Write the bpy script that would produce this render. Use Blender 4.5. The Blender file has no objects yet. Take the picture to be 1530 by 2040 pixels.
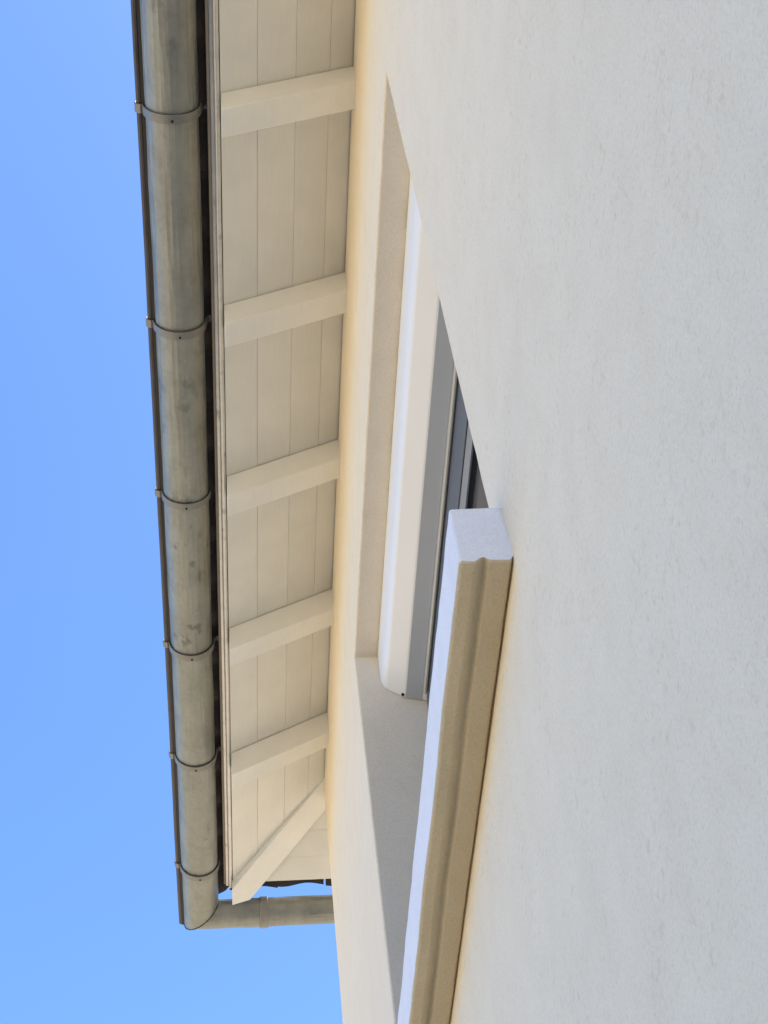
import bpy, bmesh, math, random
from mathutils import Vector, Matrix, noise
R = math.radians
random.seed(7)
sc = bpy.context.scene
COL = sc.collection

# ---------------------------------------------------------------- camera, sky, sun, exposure
S = 0.44                 # one drawing unit (distance of the lens from the wall) in metres
EYE = 1.6
def V(x, y, z):          # drawing units -> world metres (x along the wall, y out of the wall, z up)
    return Vector((x * S, y * S, EYE + z * S))

AZ, EL, ROLL = R(9.5227), R(51.1037), R(-8.4038)
fw = Vector((math.cos(EL) * math.cos(AZ), -math.cos(EL) * math.sin(AZ), math.sin(EL)))
rt = fw.cross(Vector((0, 0, 1))).normalized(); up = rt.cross(fw)
r2 = math.cos(ROLL) * rt + math.sin(ROLL) * up
u2 = -math.sin(ROLL) * rt + math.cos(ROLL) * up
cam = bpy.data.cameras.new('camera')
cam.sensor_fit = 'VERTICAL'; cam.sensor_height = 36; cam.lens = 3028.7 / 2040 * 36
cam.clip_start = 0.02; cam.clip_end = 2000
co = bpy.data.objects.new('camera', cam); COL.objects.link(co)
m = Matrix((r2, u2, -fw)).transposed().to_4x4(); m.translation = V(0, 1, 0)
co.matrix_world = m
sc.camera = co

SUN_EL = R(59); SUN_ROT = R(180 + 18)
w = bpy.data.worlds.new('World'); sc.world = w; w.use_nodes = True
nt = w.node_tree; bg = nt.nodes['Background']
sky = nt.nodes.new('ShaderNodeTexSky'); sky.sky_type = 'NISHITA'; sky.sun_disc = False
sky.sun_elevation = SUN_EL; sky.sun_rotation = SUN_ROT; sky.altitude = 100
sky.air_density = 1.0; sky.dust_density = 1.0; sky.ozone_density = 5.0
hs = nt.nodes.new('ShaderNodeHueSaturation'); hs.inputs['Saturation'].default_value = 1.14; hs.inputs['Hue'].default_value = .5055
nt.links.new(sky.outputs[0], hs.inputs['Color']); nt.links.new(hs.outputs[0], bg.inputs[0]); bg.inputs[1].default_value = 0.12
sl = bpy.data.lights.new('sun', 'SUN'); sl.energy = 3.4; sl.angle = R(0.53); sl.color = (1, .89, .74)
so = bpy.data.objects.new('sun', sl); COL.objects.link(so)
so.rotation_euler = Vector((math.cos(SUN_EL) * math.sin(SUN_ROT), math.cos(SUN_EL) * math.cos(SUN_ROT), math.sin(SUN_EL))).to_track_quat('Z', 'Y').to_euler()
so.location = (0, -20, 25)
sc.view_settings.view_transform = 'Standard'; sc.view_settings.look = 'None'
sc.view_settings.exposure = 1.67; sc.view_settings.gamma = 1; sc.view_settings.use_curve_mapping = False
sc.render.engine = 'CYCLES'
sc.cycles.max_bounces = 10; sc.cycles.diffuse_bounces = 6

# ---------------------------------------------------------------- materials
class NT:
    def __init__(s, name):
        s.m = bpy.data.materials.new(name); s.m.use_nodes = True
        s.t = s.m.node_tree; s.b = s.t.nodes['Principled BSDF']
        s.co = s.t.nodes.new('ShaderNodeTexCoord')
    def n(s, typ, **kw):
        o = s.t.nodes.new(typ)
        for k, v in kw.items():
            if k in o.inputs: o.inputs[k].default_value = v
            else: setattr(o, k, v)
        return o
    def l(s, a, b): s.t.links.new(a, b)
    def mapped(s, scale=(1, 1, 1)):
        mp = s.n('ShaderNodeMapping'); mp.inputs['Scale'].default_value = scale
        s.l(s.co.outputs['Object'], mp.inputs[0]); return mp.outputs[0]
    def noise(s, vec, scale, detail=4, rough=.55):
        o = s.n('ShaderNodeTexNoise', Scale=scale, Detail=detail, Roughness=rough); s.l(vec, o.inputs['Vector']); return o.outputs['Fac']
    def ramp(s, fac, stops):
        o = s.n('ShaderNodeValToRGB'); e = o.color_ramp.elements
        while len(e) < len(stops): e.new(.5)
        for el, (p, c) in zip(e, stops):
            el.position = p; el.color = (*c, 1) if len(c) == 3 else c
        s.l(fac, o.inputs[0]); return o.outputs[0]
    def mix(s, fac, a, b, mode='MIX'):
        o = s.n('ShaderNodeMixRGB', blend_type=mode)
        for i, v in ((0, fac), (1, a), (2, b)):
            if hasattr(v, 'links'): s.l(v, o.inputs[i])
            else: o.inputs[i].default_value = v if i == 0 else (*v, 1)
        return o.outputs[0]
    def bump(s, h, strength, dist, prev=None):
        o = s.n('ShaderNodeBump', Strength=strength, Distance=dist); s.l(h, o.inputs['Height'])
        if prev: s.l(prev, o.inputs['Normal'])
        return o.outputs[0]
    def fin(s, col, rough, normal=None, metal=0, spec=.5):
        for k, v in (('Base Color', col), ('Roughness', rough), ('Metallic', metal), ('Specular IOR Level', spec)):
            if hasattr(v, 'links'): s.l(v, s.b.inputs[k])
            else: s.b.inputs[k].default_value = (*v, 1) if isinstance(v, tuple) else v
        if normal: s.l(normal, s.b.inputs['Normal'])
        return s.m

def g(v): return (v, v, v)

def plaster(name, base, pits=True, sand=.86):
    k = NT(name); v = k.mapped()
    big = k.noise(v, 1.3, 4, .6); mid = k.noise(v, 9, 5, .6); fine = k.noise(v, 170, 5, .7); gr = k.noise(v, 320, 3, .6)
    c = k.mix(.45, base, k.ramp(big, [(.3, tuple(x * .955 for x in base)), (.7, tuple(min(x * 1.03, .9) for x in base))]))
    c = k.mix(1, c, k.ramp(mid, [(.3, (.965, .955, .94)), (.58, g(1.0))]), 'MULTIPLY')
    c = k.mix(1, c, k.ramp(fine, [(.30, g(sand)), (.46, g(1.0)), (.75, g(1.04))]), 'MULTIPLY')
    c = k.mix(1, c, k.ramp(gr, [(.36, g(.93)), (.5, g(1.0))]), 'MULTIPLY')
    run = k.noise(k.mapped((5, 5, .35)), 2.2, 4, .6)
    c = k.mix(1, c, k.ramp(run, [(.32, g(.982)), (.6, g(1))]), 'MULTIPLY')
    # clusters of small pits where grit was dragged by the float
    pit = k.ramp(k.noise(v, 60, 5, .62), [(.30, (.87, .845, .80)), (.47, g(1))])
    msk = k.ramp(k.noise(v, 5, 5, .65), [(.42, g(0)), (.60, g(1))])
    if pits: c = k.mix(msk, c, k.mix(1, c, pit, 'MULTIPLY'))
    nb = k.bump(mid, .25, .004)
    if pits: nb = k.bump(k.mix(msk, (1, 1, 1), pit), .4, .003, nb)
    nb = k.bump(fine, .9, .0025, nb)
    nb = k.bump(gr, .5, .0010, nb)
    return k.fin(c, .92, nb, spec=.25)

def paint(name, base, grain=(1.5, 60, 60), rough=.6, dirt=.92):
    k = NT(name); v = k.mapped(grain)
    gr = k.noise(v, 6, 5, .6); bl = k.noise(k.mapped(), 5, 4)
    c = k.mix(1, base, k.ramp(gr, [(.3, g(.95)), (.6, g(1))]), 'MULTIPLY')
    c = k.mix(1, c, k.ramp(bl, [(.3, g(dirt)), (.65, g(1))]), 'MULTIPLY')
    oi = k.n('ShaderNodeObjectInfo')
    c = k.mix(1, c, k.ramp(oi.outputs['Random'], [(0, g(.95)), (1, g(1))]), 'MULTIPLY')
    return k.fin(c, rough, k.bump(gr, .35, .0012), spec=.35)

def zinc(name, a, b, metal=.55, rough=(.42, .6)):
    k = NT(name); v = k.mapped((.5, 1, 1))
    n1 = k.noise(v, 9, 6, .62); n2 = k.noise(k.mapped((1, 1, 1)), 11, 5, .65); n3 = k.noise(k.mapped(), 55, 4, .6)
    c = k.ramp(n1, [(.3, a), (.72, b)])
    c = k.mix(1, c, k.ramp(n2, [(.34, g(.88)), (.5, g(1)), (.75, g(1.04))]), 'MULTIPLY')
    # streaky scuffs and dark run marks
    sm = k.ramp(k.noise(k.mapped((1.0, 1.5, 1.5)), 12, 3, .55), [(.60, g(1)), (.68, g(.62))])
    where = k.ramp(k.noise(k.mapped((1, .2, .2)), .9, 1), [(.44, g(0)), (.58, g(1))])
    c = k.mix(where, c, k.mix(1, c, sm, 'MULTIPLY'))
    c = k.mix(1, c, k.ramp(n3, [(.3, g(.92)), (.6, g(1))]), 'MULTIPLY')
    rr = k.ramp(n1, [(.3, g(rough[0])), (.7, g(rough[1]))])
    return k.fin(c, rr, k.bump(k.noise(k.mapped((.6, 1, 1)), 6, 2), .10, .004), metal)

def plain(name, base, rough, metal=0, spec=.5, var=.9, scale=20):
    k = NT(name)
    c = k.mix(1, base, k.ramp(k.noise(k.mapped(), scale, 4), [(.3, g(var)), (.65, g(1))]), 'MULTIPLY')
    return k.fin(c, rough, None, metal, spec)

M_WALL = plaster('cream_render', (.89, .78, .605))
M_REVEAL_SHADE = plaster('reveal_shaded_render', (.775, .71, .60), False)  # darker copy of the wall render, shade of the recess put into its colour
M_SILL = plaster('sill_render', (.86, .86, .90), False, .95)
M_TAN = plaster('tan_render', (.62, .53, .375), False)  # darker tan for the sill underside
M_WOOD = paint('cream_painted_wood', (.86, .87, .845))
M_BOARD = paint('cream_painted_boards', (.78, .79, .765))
M_ZINC = zinc('weathered_zinc', (.21, .222, .21), (.335, .345, .32), .66)
M_STRAP = zinc('strap_zinc', (.20, .20, .19), (.28, .28, .265))
M_BEAD = zinc('tarnished_bead', (.055, .048, .05), (.10, .09, .09), .4)
M_FLASH = zinc('bright_zinc', (.55, .55, .54), (.68, .68, .67), .6, (.28, .42))
M_BROWN = paint('raw_brown_wood', (.26, .22, .185), rough=.8)
M_TILE = plain('dark_clay_tile', (.04, .03, .028), .85, var=.7)
M_ALU = plain('white_lacquered_aluminium', (.86, .86, .85), .35, var=.97, scale=3)
M_SASH = plain('taupe_sash', (.30, .28, .24), .45, var=.95)
M_CREAMP = plain('cream_plastic', (.52, .505, .45), .45, var=.95)
M_PVC = plain('shaded_pvc', (.10, .108, .122), .4, var=.96)  # white PVC frame, the shade of the recess painted in as dark grey
M_GREY = plain('grey_lacquer', (.43, .47, .53), .4, var=.95, scale=3)
M_RUBBER_GAP = plain('black_rubber_and_gap', (.012, .012, .012), .6)  # gasket rubber, also the black strips painted in for shaded gaps
M_DARK = plain('dark_hole', (.01, .009, .008), .9)
k = NT('window_glass'); M_GLASS = k.fin(k.ramp(k.noise(k.mapped(), 1.5, 2), [(.3, (.012, .014, .017)), (.7, (.02, .022, .026))]), .06, None, 0, .5); k.b.inputs['IOR'].default_value = 1.09
k = NT('pale_gravel')
vv = k.n('ShaderNodeTexVoronoi', Scale=26.0); k.l(k.mapped(), vv.inputs['Vector'])
gc = k.mix(.5, k.ramp(k.noise(k.mapped(), .35, 5), [(.3, (.36, .305, .20)), (.7, (.46, .39, .27))]), k.ramp(k.noise(k.mapped(), 9, 4), [(.3, (.34, .285, .19)), (.7, (.48, .40, .28))]))
M_GROUND = k.fin(gc, .95, k.bump(vv.outputs['Distance'], .6, .01), spec=.2)

# ---------------------------------------------------------------- object helpers
WORLD = {}
def empty(name, loc, label, cat, group=None):
    o = bpy.data.objects.new(name, None); COL.objects.link(o); o.location = loc
    WORLD[o] = Vector(loc); o['label'] = label; o['category'] = cat
    if group: o['group'] = group
    return o
def obj(name, bm, mat, parent=None, origin=None, smooth=False, label=None, calc=True):
    if calc: bmesh.ops.recalc_face_normals(bm, faces=bm.faces)
    if origin is None:
        n = len(bm.verts); origin = sum((v.co for v in bm.verts), Vector()) / n
    origin = Vector(origin)
    for v in bm.verts: v.co -= origin
    me = bpy.data.meshes.new(name); bm.to_mesh(me); bm.free()
    me.materials.append(mat)
    if smooth is True:
        for p in me.polygons: p.use_smooth = True
    elif smooth: me.shade_smooth_by_angle(smooth) if hasattr(me, 'shade_smooth_by_angle') else None
    o = bpy.data.objects.new(name, me); COL.objects.link(o)
    WORLD[o] = origin
    if parent: o.parent = parent; o.location = origin - WORLD[parent]
    else: o.location = origin
    if label: o['label'] = label
    return o
def dup(o, world_loc, parent=None, rotz=0):
    c = o.copy(); COL.objects.link(c); parent = parent or o.parent
    c.parent = parent; c.location = Vector(world_loc) - WORLD[parent]; c.rotation_euler = (0, 0, rotz)
    WORLD[c] = Vector(world_loc)
    for ch in o.children:
        d = ch.copy(); COL.objects.link(d); d.parent = c
    return c
def hexa(bm, p):      # 8 points: bottom ring 0-3, top ring 4-7
    v = [bm.verts.new(q) for q in p]
    for f in ((3, 2, 1, 0), (4, 5, 6, 7), (0, 1, 5, 4), (1, 2, 6, 5), (2, 3, 7, 6), (3, 0, 4, 7)):
        bm.faces.new([v[i] for i in f])
    return bm
def box(bm, x0, x1, y0, y1, z0, z1):
    return hexa(bm, [V(x0, y0, z0), V(x1, y0, z0), V(x1, y1, z0), V(x0, y1, z0), V(x0, y0, z1), V(x1, y0, z1), V(x1, y1, z1), V(x0, y1, z1)])
def bevel(bm, wdt, seg=1, ang=30):
    bmesh.ops.recalc_face_normals(bm, faces=bm.faces)
    ed = [e for e in bm.edges if len(e.link_faces) == 2 and e.calc_face_angle(0) > R(ang)]
    bmesh.ops.bevel(bm, geom=ed, offset=wdt, segments=seg, affect='EDGES', profile=.5)
    return bm
def sweep(bm, prof, stations, close=True, caps=True):   # prof: list of 2-D points; stations: f(point)->Vector
    rings = [[bm.verts.new(st(p)) for p in prof] for st in stations]
    n = len(prof)
    for a, b in zip(rings, rings[1:]):
        for i in range(n if close else n - 1):
            j = (i + 1) % n
            bm.faces.new((a[i], a[j], b[j], b[i]))
    if close and caps:
        bm.faces.new(rings[0]); bm.faces.new(rings[-1][::-1])
    return bm
def tube(bm, path, rad, seg=8):
    rings = []
    for i, p in enumerate(path):
        t = (path[min(i + 1, len(path) - 1)] - path[max(i - 1, 0)]).normalized()
        a = t.orthogonal().normalized(); b = t.cross(a)
        rings.append([bm.verts.new(p + rad * (math.cos(q) * a + math.sin(q) * b)) for q in [2 * math.pi * k / seg for k in range(seg)]])
    for r0, r1 in zip(rings, rings[1:]):
        for i in range(seg):
            bm.faces.new((r0[i], r0[(i + 1) % seg], r1[(i + 1) % seg], r1[i]))
    bm.faces.new(rings[0]); bm.faces.new(rings[-1][::-1])
    return bm
def wob(x, seed, amp):
    return amp * noise.noise(Vector((x, seed * 7.3, 1.7)))
def lin(a, b, n): return [a + (b - a) * i / n for i in range(n + 1)]

# ---------------------------------------------------------------- ground
GZ = -EYE / S
bm = bmesh.new(); bmesh.ops.create_circle(bm, cap_ends=True, radius=1500, segments=64)
gr = obj('ground', bm, M_GROUND, origin=(0, 0, 0)); gr['kind'] = 'structure'

# ---------------------------------------------------------------- house
XC = 12.42; XB = -16.0; YB = -18.0       # corner, far end, back
SL = .532                                # roof pitch 28 degrees
ZS = 10.86                               # underside of eave boards at the wall face
house = empty('house', V(-2, -9, GZ), 'cream rendered house with white painted eaves, grey rain gutter and one deep window', 'house')

X0, X1, Z0, Z1 = 3.573, 8.42, 4.20, 8.735   # window opening
bm = bmesh.new()
xs = [XB, -8, -3, 0, 2] + lin(X0, X1, 60) + lin(9, XC, 10)
zs = [GZ - .3, -2, 0, 2] + lin(Z0, Z1, 50) + [9.2, 9.7, 10.2, 10.55, 10.85]
i0, i1 = 5, 65; j0, j1 = 4, 54
grid = {}
for i, x in enumerate(xs):
    for j, z in enumerate(zs):
        dx = dz = 0
        if i in (i0, i1) and j0 <= j <= j1: dx = wob(z * 5, 1 + i, .008)
        if j in (j0, j1) and i0 <= i <= i1: dz = wob(x * 5, 3 + j, .008)
        if i == len(xs) - 1: dx = wob(z * 1.1, 9, .02)
        grid[i, j] = bm.verts.new(V(x + dx, 0, z + dz))
for i in range(len(xs) - 1):
    for j in range(len(zs) - 1):
        if i0 <= i < i1 and j0 <= j < j1: continue
        bm.faces.new((grid[i, j], grid[i + 1, j], grid[i + 1, j + 1], grid[i, j + 1]))
loop = [(i, j0) for i in range(i0, i1)] + [(i1, j) for j in range(j0, j1)] + [(i, j1) for i in range(i1, i0, -1)] + [(i0, j) for j in range(j1, j0, -1)]
back = {}
for q in loop:
    c = grid[q].co; back[q] = bm.verts.new((c.x, -.78 * S, c.z))
sharp = []
for a, b in zip(loop, loop[1:] + loop[:1]):
    bm.faces.new((grid[a], grid[b], back[b], back[a])); sharp.append((grid[a], grid[b]))
# side, back and far walls
nx = len(xs) - 1
side = [bm.verts.new((v.co.x, YB * S, v.co.z)) for v in (grid[nx, j] for j in range(len(zs)))]
far = [bm.verts.new((grid[0, j].co.x, YB * S, grid[0, j].co.z)) for j in range(len(zs))]
for j in range(len(zs) - 1):
    bm.faces.new((grid[nx, j], grid[nx, j + 1], side[j + 1], side[j])); sharp.append((grid[nx, j], grid[nx, j + 1]))
    bm.faces.new((grid[0, j], grid[0, j + 1], far[j + 1], far[j]))
    bm.faces.new((side[j], side[j + 1], far[j + 1], far[j]))
bmesh.ops.recalc_face_normals(bm, faces=bm.faces)
ed = [bm.edges.get(e) for e in sharp]
bmesh.ops.bevel(bm, geom=[e for e in ed if e], offset=.006, segments=2, affect='EDGES', profile=.5)
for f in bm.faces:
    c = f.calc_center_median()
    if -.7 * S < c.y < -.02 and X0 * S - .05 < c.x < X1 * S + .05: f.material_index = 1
wall = obj('wall', bm, M_WALL, house, V(-2, 0, GZ), smooth=R(40), calc=False); wall.data.materials.append(M_REVEAL_SHADE)

# eave boards: four along the front, four along the side, mitred on the hip line
BT = .045; GAPB = .0006
ys = [-.25, .18, .435, .72, .985]
def board(a, b, front, xs0):
    bm = bmesh.new(); a += GAPB; b -= GAPB; off = random.uniform(0, .006)
    e = .012                                   # mitre clearance under the hip
    def P(t, along, top):
        z = ZS - SL * t + (BT if top else off)
        return V(along, t, z) if front else V(XC + t, along, z)
    if front: ends = lambda t: (xs0, XC + t - e)
    else:     ends = lambda t: (xs0, t - e)
    p = []
    for top in (0, 1):
        for t, k_ in ((a, 0), (a, 1), (b, 1), (b, 0)): p.append(P(t, ends(t)[k_], top))
    hexa(bm, p)
    return bevel(bm, .0013)
for a, b in zip(ys, ys[1:]):
    obj('soffit_board', board(a, b, True, -6), M_BOARD, house)
ys2 = [-.25, .12, .40, .66, .90]
for a, b in zip(ys2, ys2[1:]):
    obj('soffit_board', board(a, b, False, -8), M_BOARD, house)

# rafters
RW = .213
bm = bmesh.new()
t0, t1 = -.25, .98
def rz(t): return 10.565 - SL * t
p = [V(0, t0, rz(t0)), V(RW, t0, rz(t0)), V(RW, t1, rz(t1)), V(0, t1, rz(t1))]
p += [V(0, t0, ZS - .007 - SL * t0), V(RW, t0, ZS - .007 - SL * t0), V(RW, t1, ZS - .007 - SL * t1), V(0, t1, ZS - .007 - SL * t1)]
bevel(hexa(bm, p), .003, 2)
RX = [4.402, 6.135, 7.805, 9.552, 11.225]
raf = obj('rafter', bm, M_WOOD, house, V(0, 0, 10.5), smooth=R(35))
raf.location = V(RX[0], 0, 10.5) - WORLD[house]
for x in RX[1:] + [2.68, .95, -.78]:
    dup(raf, V(x, 0, 10.5))
# hip rafter, tail cut to a point by the two fascia lines
bm = bmesh.new(); h = .19; hz = lambda t: 10.165 + .62 * (.995 - t)
tt = .995
def hp(x, y, top): 
    t = ((x - XC) + y) / 2
    return V(x, y, (ZS + .01 - SL * t) if top else hz(t))
ring = [(XC - .3 - h / 2, -.3 + h / 2), (XC - .3 + h / 2, -.3 - h / 2), (XC + tt, tt - h), (XC + tt, tt), (XC + tt - h, tt)]
vb = [bm.verts.new(hp(x, y, 0)) for x, y in ring]; vt = [bm.verts.new(hp(x, y, 1)) for x, y in ring]
bm.faces.new(vb[::-1]); bm.faces.new(vt)
for i in range(5): bm.faces.new((vb[i], vb[(i + 1) % 5], vt[(i + 1) % 5], vt[i]))
bevel(bm, .003, 2)
obj('hip_rafter', bm, M_WOOD, house, smooth=R(35))

# dark roof deck above the boards + hipped roof body
bm = bmesh.new()
def deck_ring(o, z): return [V(XB - o, YB - o, z), V(XC + o, YB - o, z), V(XC + o, o, z), V(XB - o, o, z)]
E0 = .93
zl = ZS - SL * E0 + BT + .012; RH = 9.0 + E0
ridge = [V(XB + 9, -9, zl + SL * RH), V(XC - 9, -9, zl + SL * RH)]
lo = [bm.verts.new(v) for v in deck_ring(E0, zl)]; rv = [bm.verts.new(v) for v in ridge]
up_ = [bm.verts.new(v + Vector((0, 0, .05))) for v in deck_ring(E0, zl)]; ru = [bm.verts.new(v + Vector((0, 0, .05))) for v in ridge]
def skin(a, r): return [(a[3], a[2], r[1], r[0]), (a[2], a[1], r[1]), (a[1], a[0], r[0], r[1]), (a[0], a[3], r[0])]
for f in skin(up_, ru): bm.faces.new(f)
for f in skin(lo, rv): bm.faces.new(f[::-1])
for i in range(4): bm.faces.new((lo[i], lo[(i + 1) % 4], up_[(i + 1) % 4], up_[i]))
roof = obj('roof', bm, M_TILE, house, V(-2, -9, 10))
# eave course of pantiles on the front and on the side
TWd = .50
def tile_bm(x0, front):
    bm = bmesh.new(); n = 8
    prof = []
    for i in range(n + 1):
        u = i / n; prof.append((x0 + (TWd + (.03 if front else (-.022 if abs(x0 + .5) < .01 else .02))) * u, (.045 if front else .022) * math.sin(2 * math.pi * u - .6)))
    tilt = random.uniform(-.006, .006); ext = (1.215 if front else 1.068) + random.uniform(-.010, .010)
    rows = []
    for th in (0, .035):
        for t in (ext, .30):
            rows.append([bm.verts.new(V(x, t, ZS - SL * t + .155 + d + th + tilt) if front else V(XC + t, x, ZS - SL * t + .155 + d + th + tilt)) for x, d in prof])
    a, b, c, d = rows
    for i in range(n):
        bm.faces.new((a[i], a[i + 1], b[i + 1], b[i])); bm.faces.new((c[i], c[i + 1], d[i + 1], d[i]))
        bm.faces.new((a[i], a[i + 1], c[i + 1], c[i])); bm.faces.new((b[i], b[i + 1], d[i + 1], d[i]))
    for i in (0, n): bm.faces.new((a[i], b[i], d[i], c[i]))
    nrm = Vector((1, -1, 0)) if front else Vector((-1, 1, 0))
    bmesh.ops.bisect_plane(bm, geom=bm.verts[:] + bm.edges[:] + bm.faces[:], plane_co=V(XC, 0, 0) - nrm.normalized() * .004, plane_no=nrm, clear_outer=True)
    if front and bm.faces: bmesh.ops.bisect_plane(bm, geom=bm.verts[:] + bm.edges[:] + bm.faces[:], plane_co=V(XC + 1.06, 0, 0), plane_no=(1, 0, 0), clear_outer=True)
    if not bm.faces: return None
    bmesh.ops.holes_fill(bm, edges=[e for e in bm.edges if e.is_boundary])
    return bm
x = -2.0
while x < XC + 1.2:
    b_ = tile_bm(x, True)
    if b_: obj('roof_tile', b_, M_TILE, roof, smooth=R(40))
    x += TWd
y = 1.0 - TWd
while y > -4:
    b_ = tile_bm(y, False)
    if b_: obj('roof_tile', b_, M_TILE, roof, smooth=R(40))
    y -= TWd

# fascia and zinc eave edge
bm = bmesh.new(); box(bm, -6, XC + .86, 1.058, 1.080, 10.338, 10.47); bevel(bm, .002)
obj('fascia_board', bm, M_BROWN, house)
bm = bmesh.new()
prof = [(1.0565, 10.352), (1.034, 10.350)]
for i in range(11):
    a = R(20 - i * 24); prof.append((1.010 + .021 * math.cos(a), 10.338 + .021 * math.sin(a)))
prof += [(.993, 10.368), (.992, 10.44), (.998, 10.44), (1.004, 10.372), (1.034, 10.362), (1.0565, 10.362)]
st = [(lambda p, x=x: V(x, p[0] + (p[0] < 1.05) * wob(x * 1.5, 4, .003), p[1] + wob(x * 1.3, 5, .004))) for x in lin(-6, XC + .90, 90)]
sweep(bm, prof, st)
obj('eave_flashing', bm, M_FLASH, house, smooth=R(50))

# window
win_bm = bmesh.new()
yF = -.526
def frame_ring(bm, x0, x1, z0, z1, wd, y0, y1):
    box(bm, x0, x1, y0, y1, z1 - wd, z1); box(bm, x0, x1, y0, y1, z0, z0 + wd)
    box(bm, x0, x0 + wd, y0, y1, z0 + wd, z1 - wd); box(bm, x1 - wd, x1, y0, y1, z0 + wd, z1 - wd)
frame_ring(win_bm, X0 + .004, X1 - .004, Z0 + .08, 8.30, .514, -.72, yF); bevel(win_bm, .002)
win = obj('window', win_bm, M_PVC, house, label='deep set window in the shade under its shutter box')
fx0, fx1, fz0, fz1 = X0 + .53, X1 - .53, Z0 + .61, 7.779
for a, b in ((fx0, 4.944), (4.956, fx1)):
    bm = bmesh.new(); frame_ring(bm, a, b, fz0, fz1, .20, -.70, -.535); bevel(bm, .002)
    obj('sash', bm, M_SASH, win)
    bm = bmesh.new(); frame_ring(bm, a + .196, b - .196, fz0 + .196, fz1 - .196, .05, -.66, -.5365)
    obj('gasket', bm, M_RUBBER_GAP, win)
    bm = bmesh.new(); box(bm, a + .22, b - .22, -.60, -.556, fz0 + .22, fz1 - .22)
    obj('pane', bm, M_GLASS, win)
bm = bmesh.new(); frame_ring(bm, X0 + .505, X1 - .505, Z0 + .585, 7.7825 + .02, .03, -.715, -.530)
obj('rebate_shade', bm, M_RUBBER_GAP, win)  # black ring in the frame gap, painted in place of its shade

# roller shutter box in the head of the opening
bm = bmesh.new()
prof = [(-.53, 8.728), (-.19, 8.728), (-.19, 8.46)]
for i in range(1, 7):
    a = i / 6; u = Vector((-.19, 8.46)).lerp(Vector((-.197, 8.385)), a); v_ = Vector((-.197, 8.385)).lerp(Vector((-.232, 8.355)), a)
    q = u.lerp(v_, a); prof.append((q.x, q.y))
prof += [(-.352, 8.2705), (-.357, 8.268), (-.362, 8.2665), (-.53, 8.222)]
st = [(lambda p, x=x: V(x, p[0], p[1])) for x in lin(X0 + .012, X1 - .006, 12)]
sweep(bm, prof, st)
shut = obj('roller_shutter', bm, M_ALU, house, smooth=R(20), label='white roller shutter box with sloped front in the head of the opening')
bm = bmesh.new(); zu = lambda y_: 8.2665 + (y_ + .362) * .265
hexa(bm, [V(X0 + .014, -.487, zu(-.487) - .006), V(X1 - .008, -.487, zu(-.487) - .006), V(X1 - .008, -.366, zu(-.366) - .006), V(X0 + .014, -.366, zu(-.366) - .006),
          V(X0 + .014, -.487, zu(-.487) + .01), V(X1 - .008, -.487, zu(-.487) + .01), V(X1 - .008, -.366, zu(-.366) + .01), V(X0 + .014, -.366, zu(-.366) + .01)])
obj('base_panel', bm, M_GREY, shut, label='grey panel under the shutter box')
bm = bmesh.new(); box(bm, X0 + .12, X1 - .10, -.518, -.494, 8.19, 8.226); bevel(bm, .003)
obj('bottom_rail', bm, M_CREAMP, shut)
for xa in (X0 + .004, X1 - .104):
    bm = bmesh.new(); box(bm, xa, xa + .10, -.545, -.525, Z0 + .1, 8.215); bevel(bm, .002)
    obj('guide_rail', bm, M_PVC, shut)
bm = bmesh.new(); bmesh.ops.create_uvsphere(bm, u_segments=10, v_segments=6, radius=.006)
bmesh.ops.translate(bm, verts=bm.verts, vec=V(X1 - .03, -.345, 8.272)); obj('screw', bm, M_DARK, shut)

# plastered window sill with a drip groove
bm = bmesh.new()
SX0, SX1, SY, SZ0, SZ1 = 3.39, 8.61, .197, 3.975, 4.276
def cham(pts, r):
    return pts
prof = [(0.0, SZ0 + .026), (.007, SZ0 + .022), (.011, SZ0 + .006), (.018, SZ0 + .003), (.086, SZ0 + .003), (.094, SZ0 + .008), (.100, SZ0 + .020), (.106, SZ0 + .025), (.116, SZ0 + .023), (.126, SZ0 + .011), (.136, SZ0 + .001), (.146, SZ0 - .004), (.185, SZ0 - .002), (.193, SZ0 + .002), (.197, SZ0 + .010),
        (.197, SZ1 - .014), (.194, SZ1 - .004), (.185, SZ1), (.02, SZ1 + .008), (-.30, SZ1 + .05), (-.545, SZ1 + .06), (-.545, SZ0 + .1), (0, SZ0 + .1)]
st = []
def sill_st(x, e=0):
    def f(p):
        y_, z_ = p
        if e and y_ > 0:                                 # soften the end arrises
            y_ -= e * (1 if y_ > .18 else 0); z_ += e * (1 if z_ < SZ0 + .012 else (-1 if z_ > SZ1 - .02 else 0))
        xx = x
        if y_ < -.001: xx = min(max(x, X0 + .002), X1 - .002)
        a = 1 if y_ > .001 else 0
        return V(xx, y_ + a * (wob(x * 2.2, 11 + round(p[1] * 3), .004) + wob(x * 9, 13 + round(p[1] * 3), .0022)),
                 z_ + a * (wob(x * 2, 21 + round(p[0] * 30), .004) + wob(x * 10, 23 + round(p[0] * 30), .0022)))
    return f
xsil = [SX0, SX0 + .006] + lin(SX0 + .03, SX1 - .03, 150) + [SX1 - .006, SX1]
st = [sill_st(x, .007 if x in (SX0, SX1) else 0) for x in xsil]
sweep(bm, prof, st)
bmesh.ops.recalc_face_normals(bm, faces=bm.faces); bm.normal_update()
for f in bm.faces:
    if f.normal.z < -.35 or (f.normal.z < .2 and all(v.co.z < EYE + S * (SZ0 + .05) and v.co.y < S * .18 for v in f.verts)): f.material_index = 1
sill = obj('window_sill', bm, M_SILL, win, smooth=R(35), label='thick plastered window sill with a drip groove below, white paint on its face and darker tan underneath')
sill.data.materials.append(M_TAN)

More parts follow.
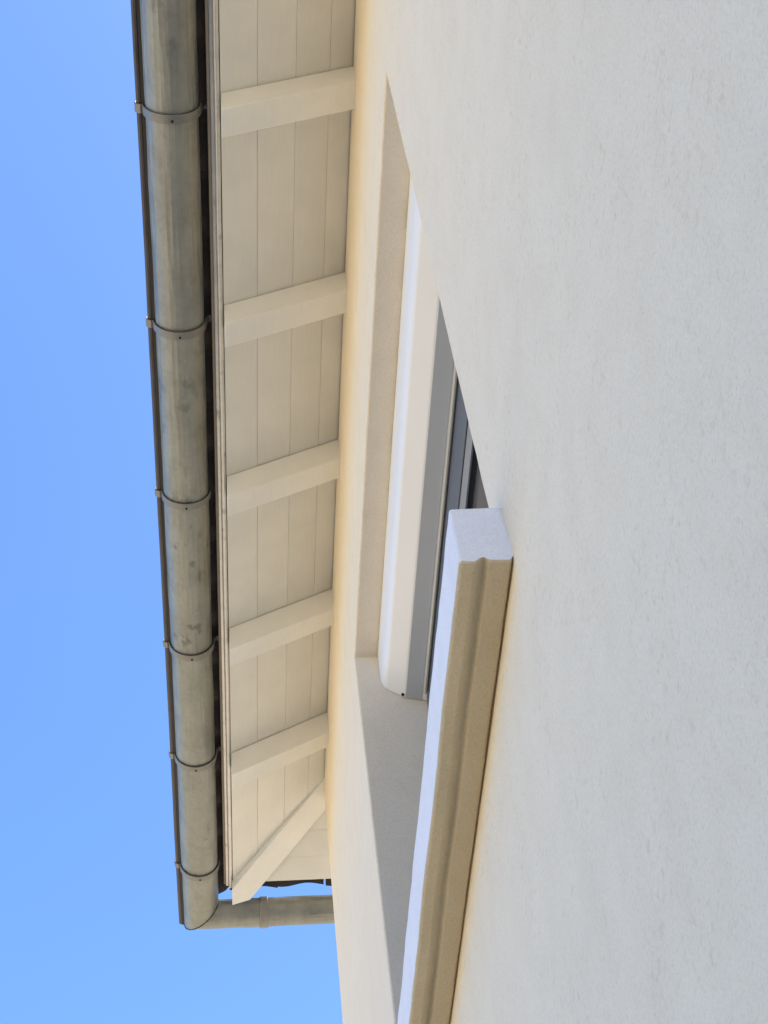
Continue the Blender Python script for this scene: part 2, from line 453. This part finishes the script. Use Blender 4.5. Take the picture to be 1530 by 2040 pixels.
# ---------------------------------------------------------------- rain gutter
YC, ZC, GR = 1.33, 10.36, .19
gut = empty('rain_gutter', V(YC and 4, YC, ZC - .3), 'half round weathered zinc rain gutter running along the eave and round its mitred corner', 'gutter')
def trough(front):
    bm = bmesh.new(); n = 28
    prof = []
    for i in range(n + 1):
        a = math.pi * i / n
        prof.append((YC + GR * math.cos(a), ZC - GR * math.sin(a), a))
    ri = GR - .006
    for i in range(n, -1, -1):
        a = math.pi * i / n
        prof.append((YC + ri * math.cos(a), ZC - ri * math.sin(a), a))
    sts = []
    N_ = 150
    for k_ in range(N_ + 1):
        u = k_ / N_
        def f(p, u=u):
            end = XC + p[0] if front else p[0]
            start = -4.0 if front else -7.0
            al = start + (end - start) * u
            fade = min(1, (1 - u) * 30)
            dr = fade * (wob(al * .9, 31, .006) + wob(al * 2.7, 33 + 1.3 * p[2], .0045))
            sg = .010 * fade * math.sin(al * .8)
            yy, zz = p[0] + dr * math.cos(p[2]), p[1] - dr * math.sin(p[2]) - sg * .3
            return V(al, yy, zz) if front else V(XC + yy, al, zz)
        sts.append(f)
    sweep(bm, prof, sts)
    return bm
obj('trough', trough(True), M_ZINC, gut, smooth=R(50))
obj('trough', trough(False), M_ZINC, gut, smooth=R(50))
def bead(front):
    bm = bmesh.new(); rb = .025; yb = YC + GR + .034; zb = ZC + .012
    prof = [(yb + rb * math.cos(2 * math.pi * i / 10), zb + rb * math.sin(2 * math.pi * i / 10)) for i in range(10)]
    sts = []
    for u in lin(0, 1, 60):
        def f(p, u=u):
            end, start = (XC + YC + .20, -4.0) if front else (p[0], -7.0)
            al = start + (end - start) * u
            d = wob(al * 1.1, 41, .006)
            return V(al, p[0] + d, p[1] + d) if front else V(XC + p[0], al - .06, p[1])
        sts.append(f)
    return sweep(bm, prof, sts)
obj('rim_bead', bead(True), M_BEAD, gut, smooth=R(50), label='dark tarnished front bead of the gutter rim')
obj('rim_bead', bead(False), M_BEAD, gut, smooth=R(50))
for front in (True, False):
    bm = bmesh.new(); sts = []
    prof = [(YC + GR - .004, ZC - .018), (YC + GR + .022, ZC - .012), (YC + GR + .022, ZC + .03), (YC + GR - .004, ZC + .03)]
    for u in lin(0, 1, 60):
        def f(p, u=u, front=front):
            end, start = (XC + p[0], -4.0) if front else (p[0], -7.0)
            al = start + (end - start) * u
            return V(al, p[0], p[1]) if front else V(XC + p[0], al, p[1])
        sts.append(f)
    sweep(bm, prof, sts)
    obj('rim_gap_shade', bm, M_RUBBER_GAP, gut)  # black strip painted in as the shadowed crevice between bead and trough
# soldered mitre seam
bm = bmesh.new(); path = []
for i in range(25):
    a = math.pi * i / 24; yy = YC + (GR + .002) * math.cos(a); path.append(V(XC + yy, yy, ZC - (GR + .002) * math.sin(a)))
tube(bm, path, .0022, 6); obj('mitre_seam', bm, M_DARK, gut, smooth=True)
# brackets: lip wrap, half round strap, arch over to the eave edge
path = [(1.584, 10.412), (1.590, 10.385), (1.584, 10.352), (1.552, 10.338)]
for i in range(0, 25):
    a = R(4 + 172 * i / 24); path.append((YC + .203 * math.cos(a), ZC - .203 * math.sin(a)))
path += [(1.124, 10.385), (1.112, 10.412), (1.098, 10.424), (1.084, 10.418), (1.072, 10.388), (1.064, 10.36)]
bm = bmesh.new(); BW = .068; th = .010
pts = [Vector(q) for q in path]; rows = []
for i, q in enumerate(pts):
    t = (pts[min(i + 1, len(pts) - 1)] - pts[max(i - 1, 0)]).normalized(); nrm = Vector((-t.y, t.x)) * th / 2
    wd = BW if i < 30 else BW * .85
    rows.append([bm.verts.new(V(sx * wd / 2, (q + sg * nrm).x, (q + sg * nrm).y)) for sx, sg in ((-1, -1), (1, -1), (1, 1), (-1, 1))])
for a, b in zip(rows, rows[1:]):
    for i in range(4): bm.faces.new((a[i], a[(i + 1) % 4], b[(i + 1) % 4], b[i]))
bm.faces.new(rows[0]); bm.faces.new(rows[-1][::-1])
bevel(bm, .0008)
BX = [4.53, 6.31, 8.01, 9.77, 11.27, 12.93]
org = V(0, 0, ZC)
br = obj('bracket', bm, M_STRAP, gut, org, smooth=R(40))
bm = bmesh.new(); bmesh.ops.create_uvsphere(bm, u_segments=8, v_segments=6, radius=.0045)
bmesh.ops.translate(bm, verts=bm.verts, vec=V(.012, YC - .005, ZC - .207))
obj('rivet', bm, M_DARK, br, V(.012, YC - .005, ZC - .207))
br.location = V(BX[0], 0, ZC) - WORLD[gut]
for x in BX[1:] + [2.7, .95]: dup(br, V(x, 0, ZC), rotz=R(random.uniform(-.9, .9)))
bm = bmesh.new(); rows = []
for i in range(25):
    a = math.pi * i / 24
    rows.append([bm.verts.new(V(XC + YC + r * math.cos(a), y, ZC - r * math.sin(a))) for y, r in ((.612, .188), (.612, .207), (.620, .211), (.692, .211), (.700, .206), (.700, .188))])
for a, b in zip(rows, rows[1:]):
    for i in range(6): bm.faces.new((a[i], a[(i + 1) % 6], b[(i + 1) % 6], b[i]))
bm.faces.new(rows[0]); bm.faces.new(rows[-1][::-1])
obj('collar', bm, M_STRAP, gut, smooth=R(40), label='plain zinc collar round the short gutter length past the corner')
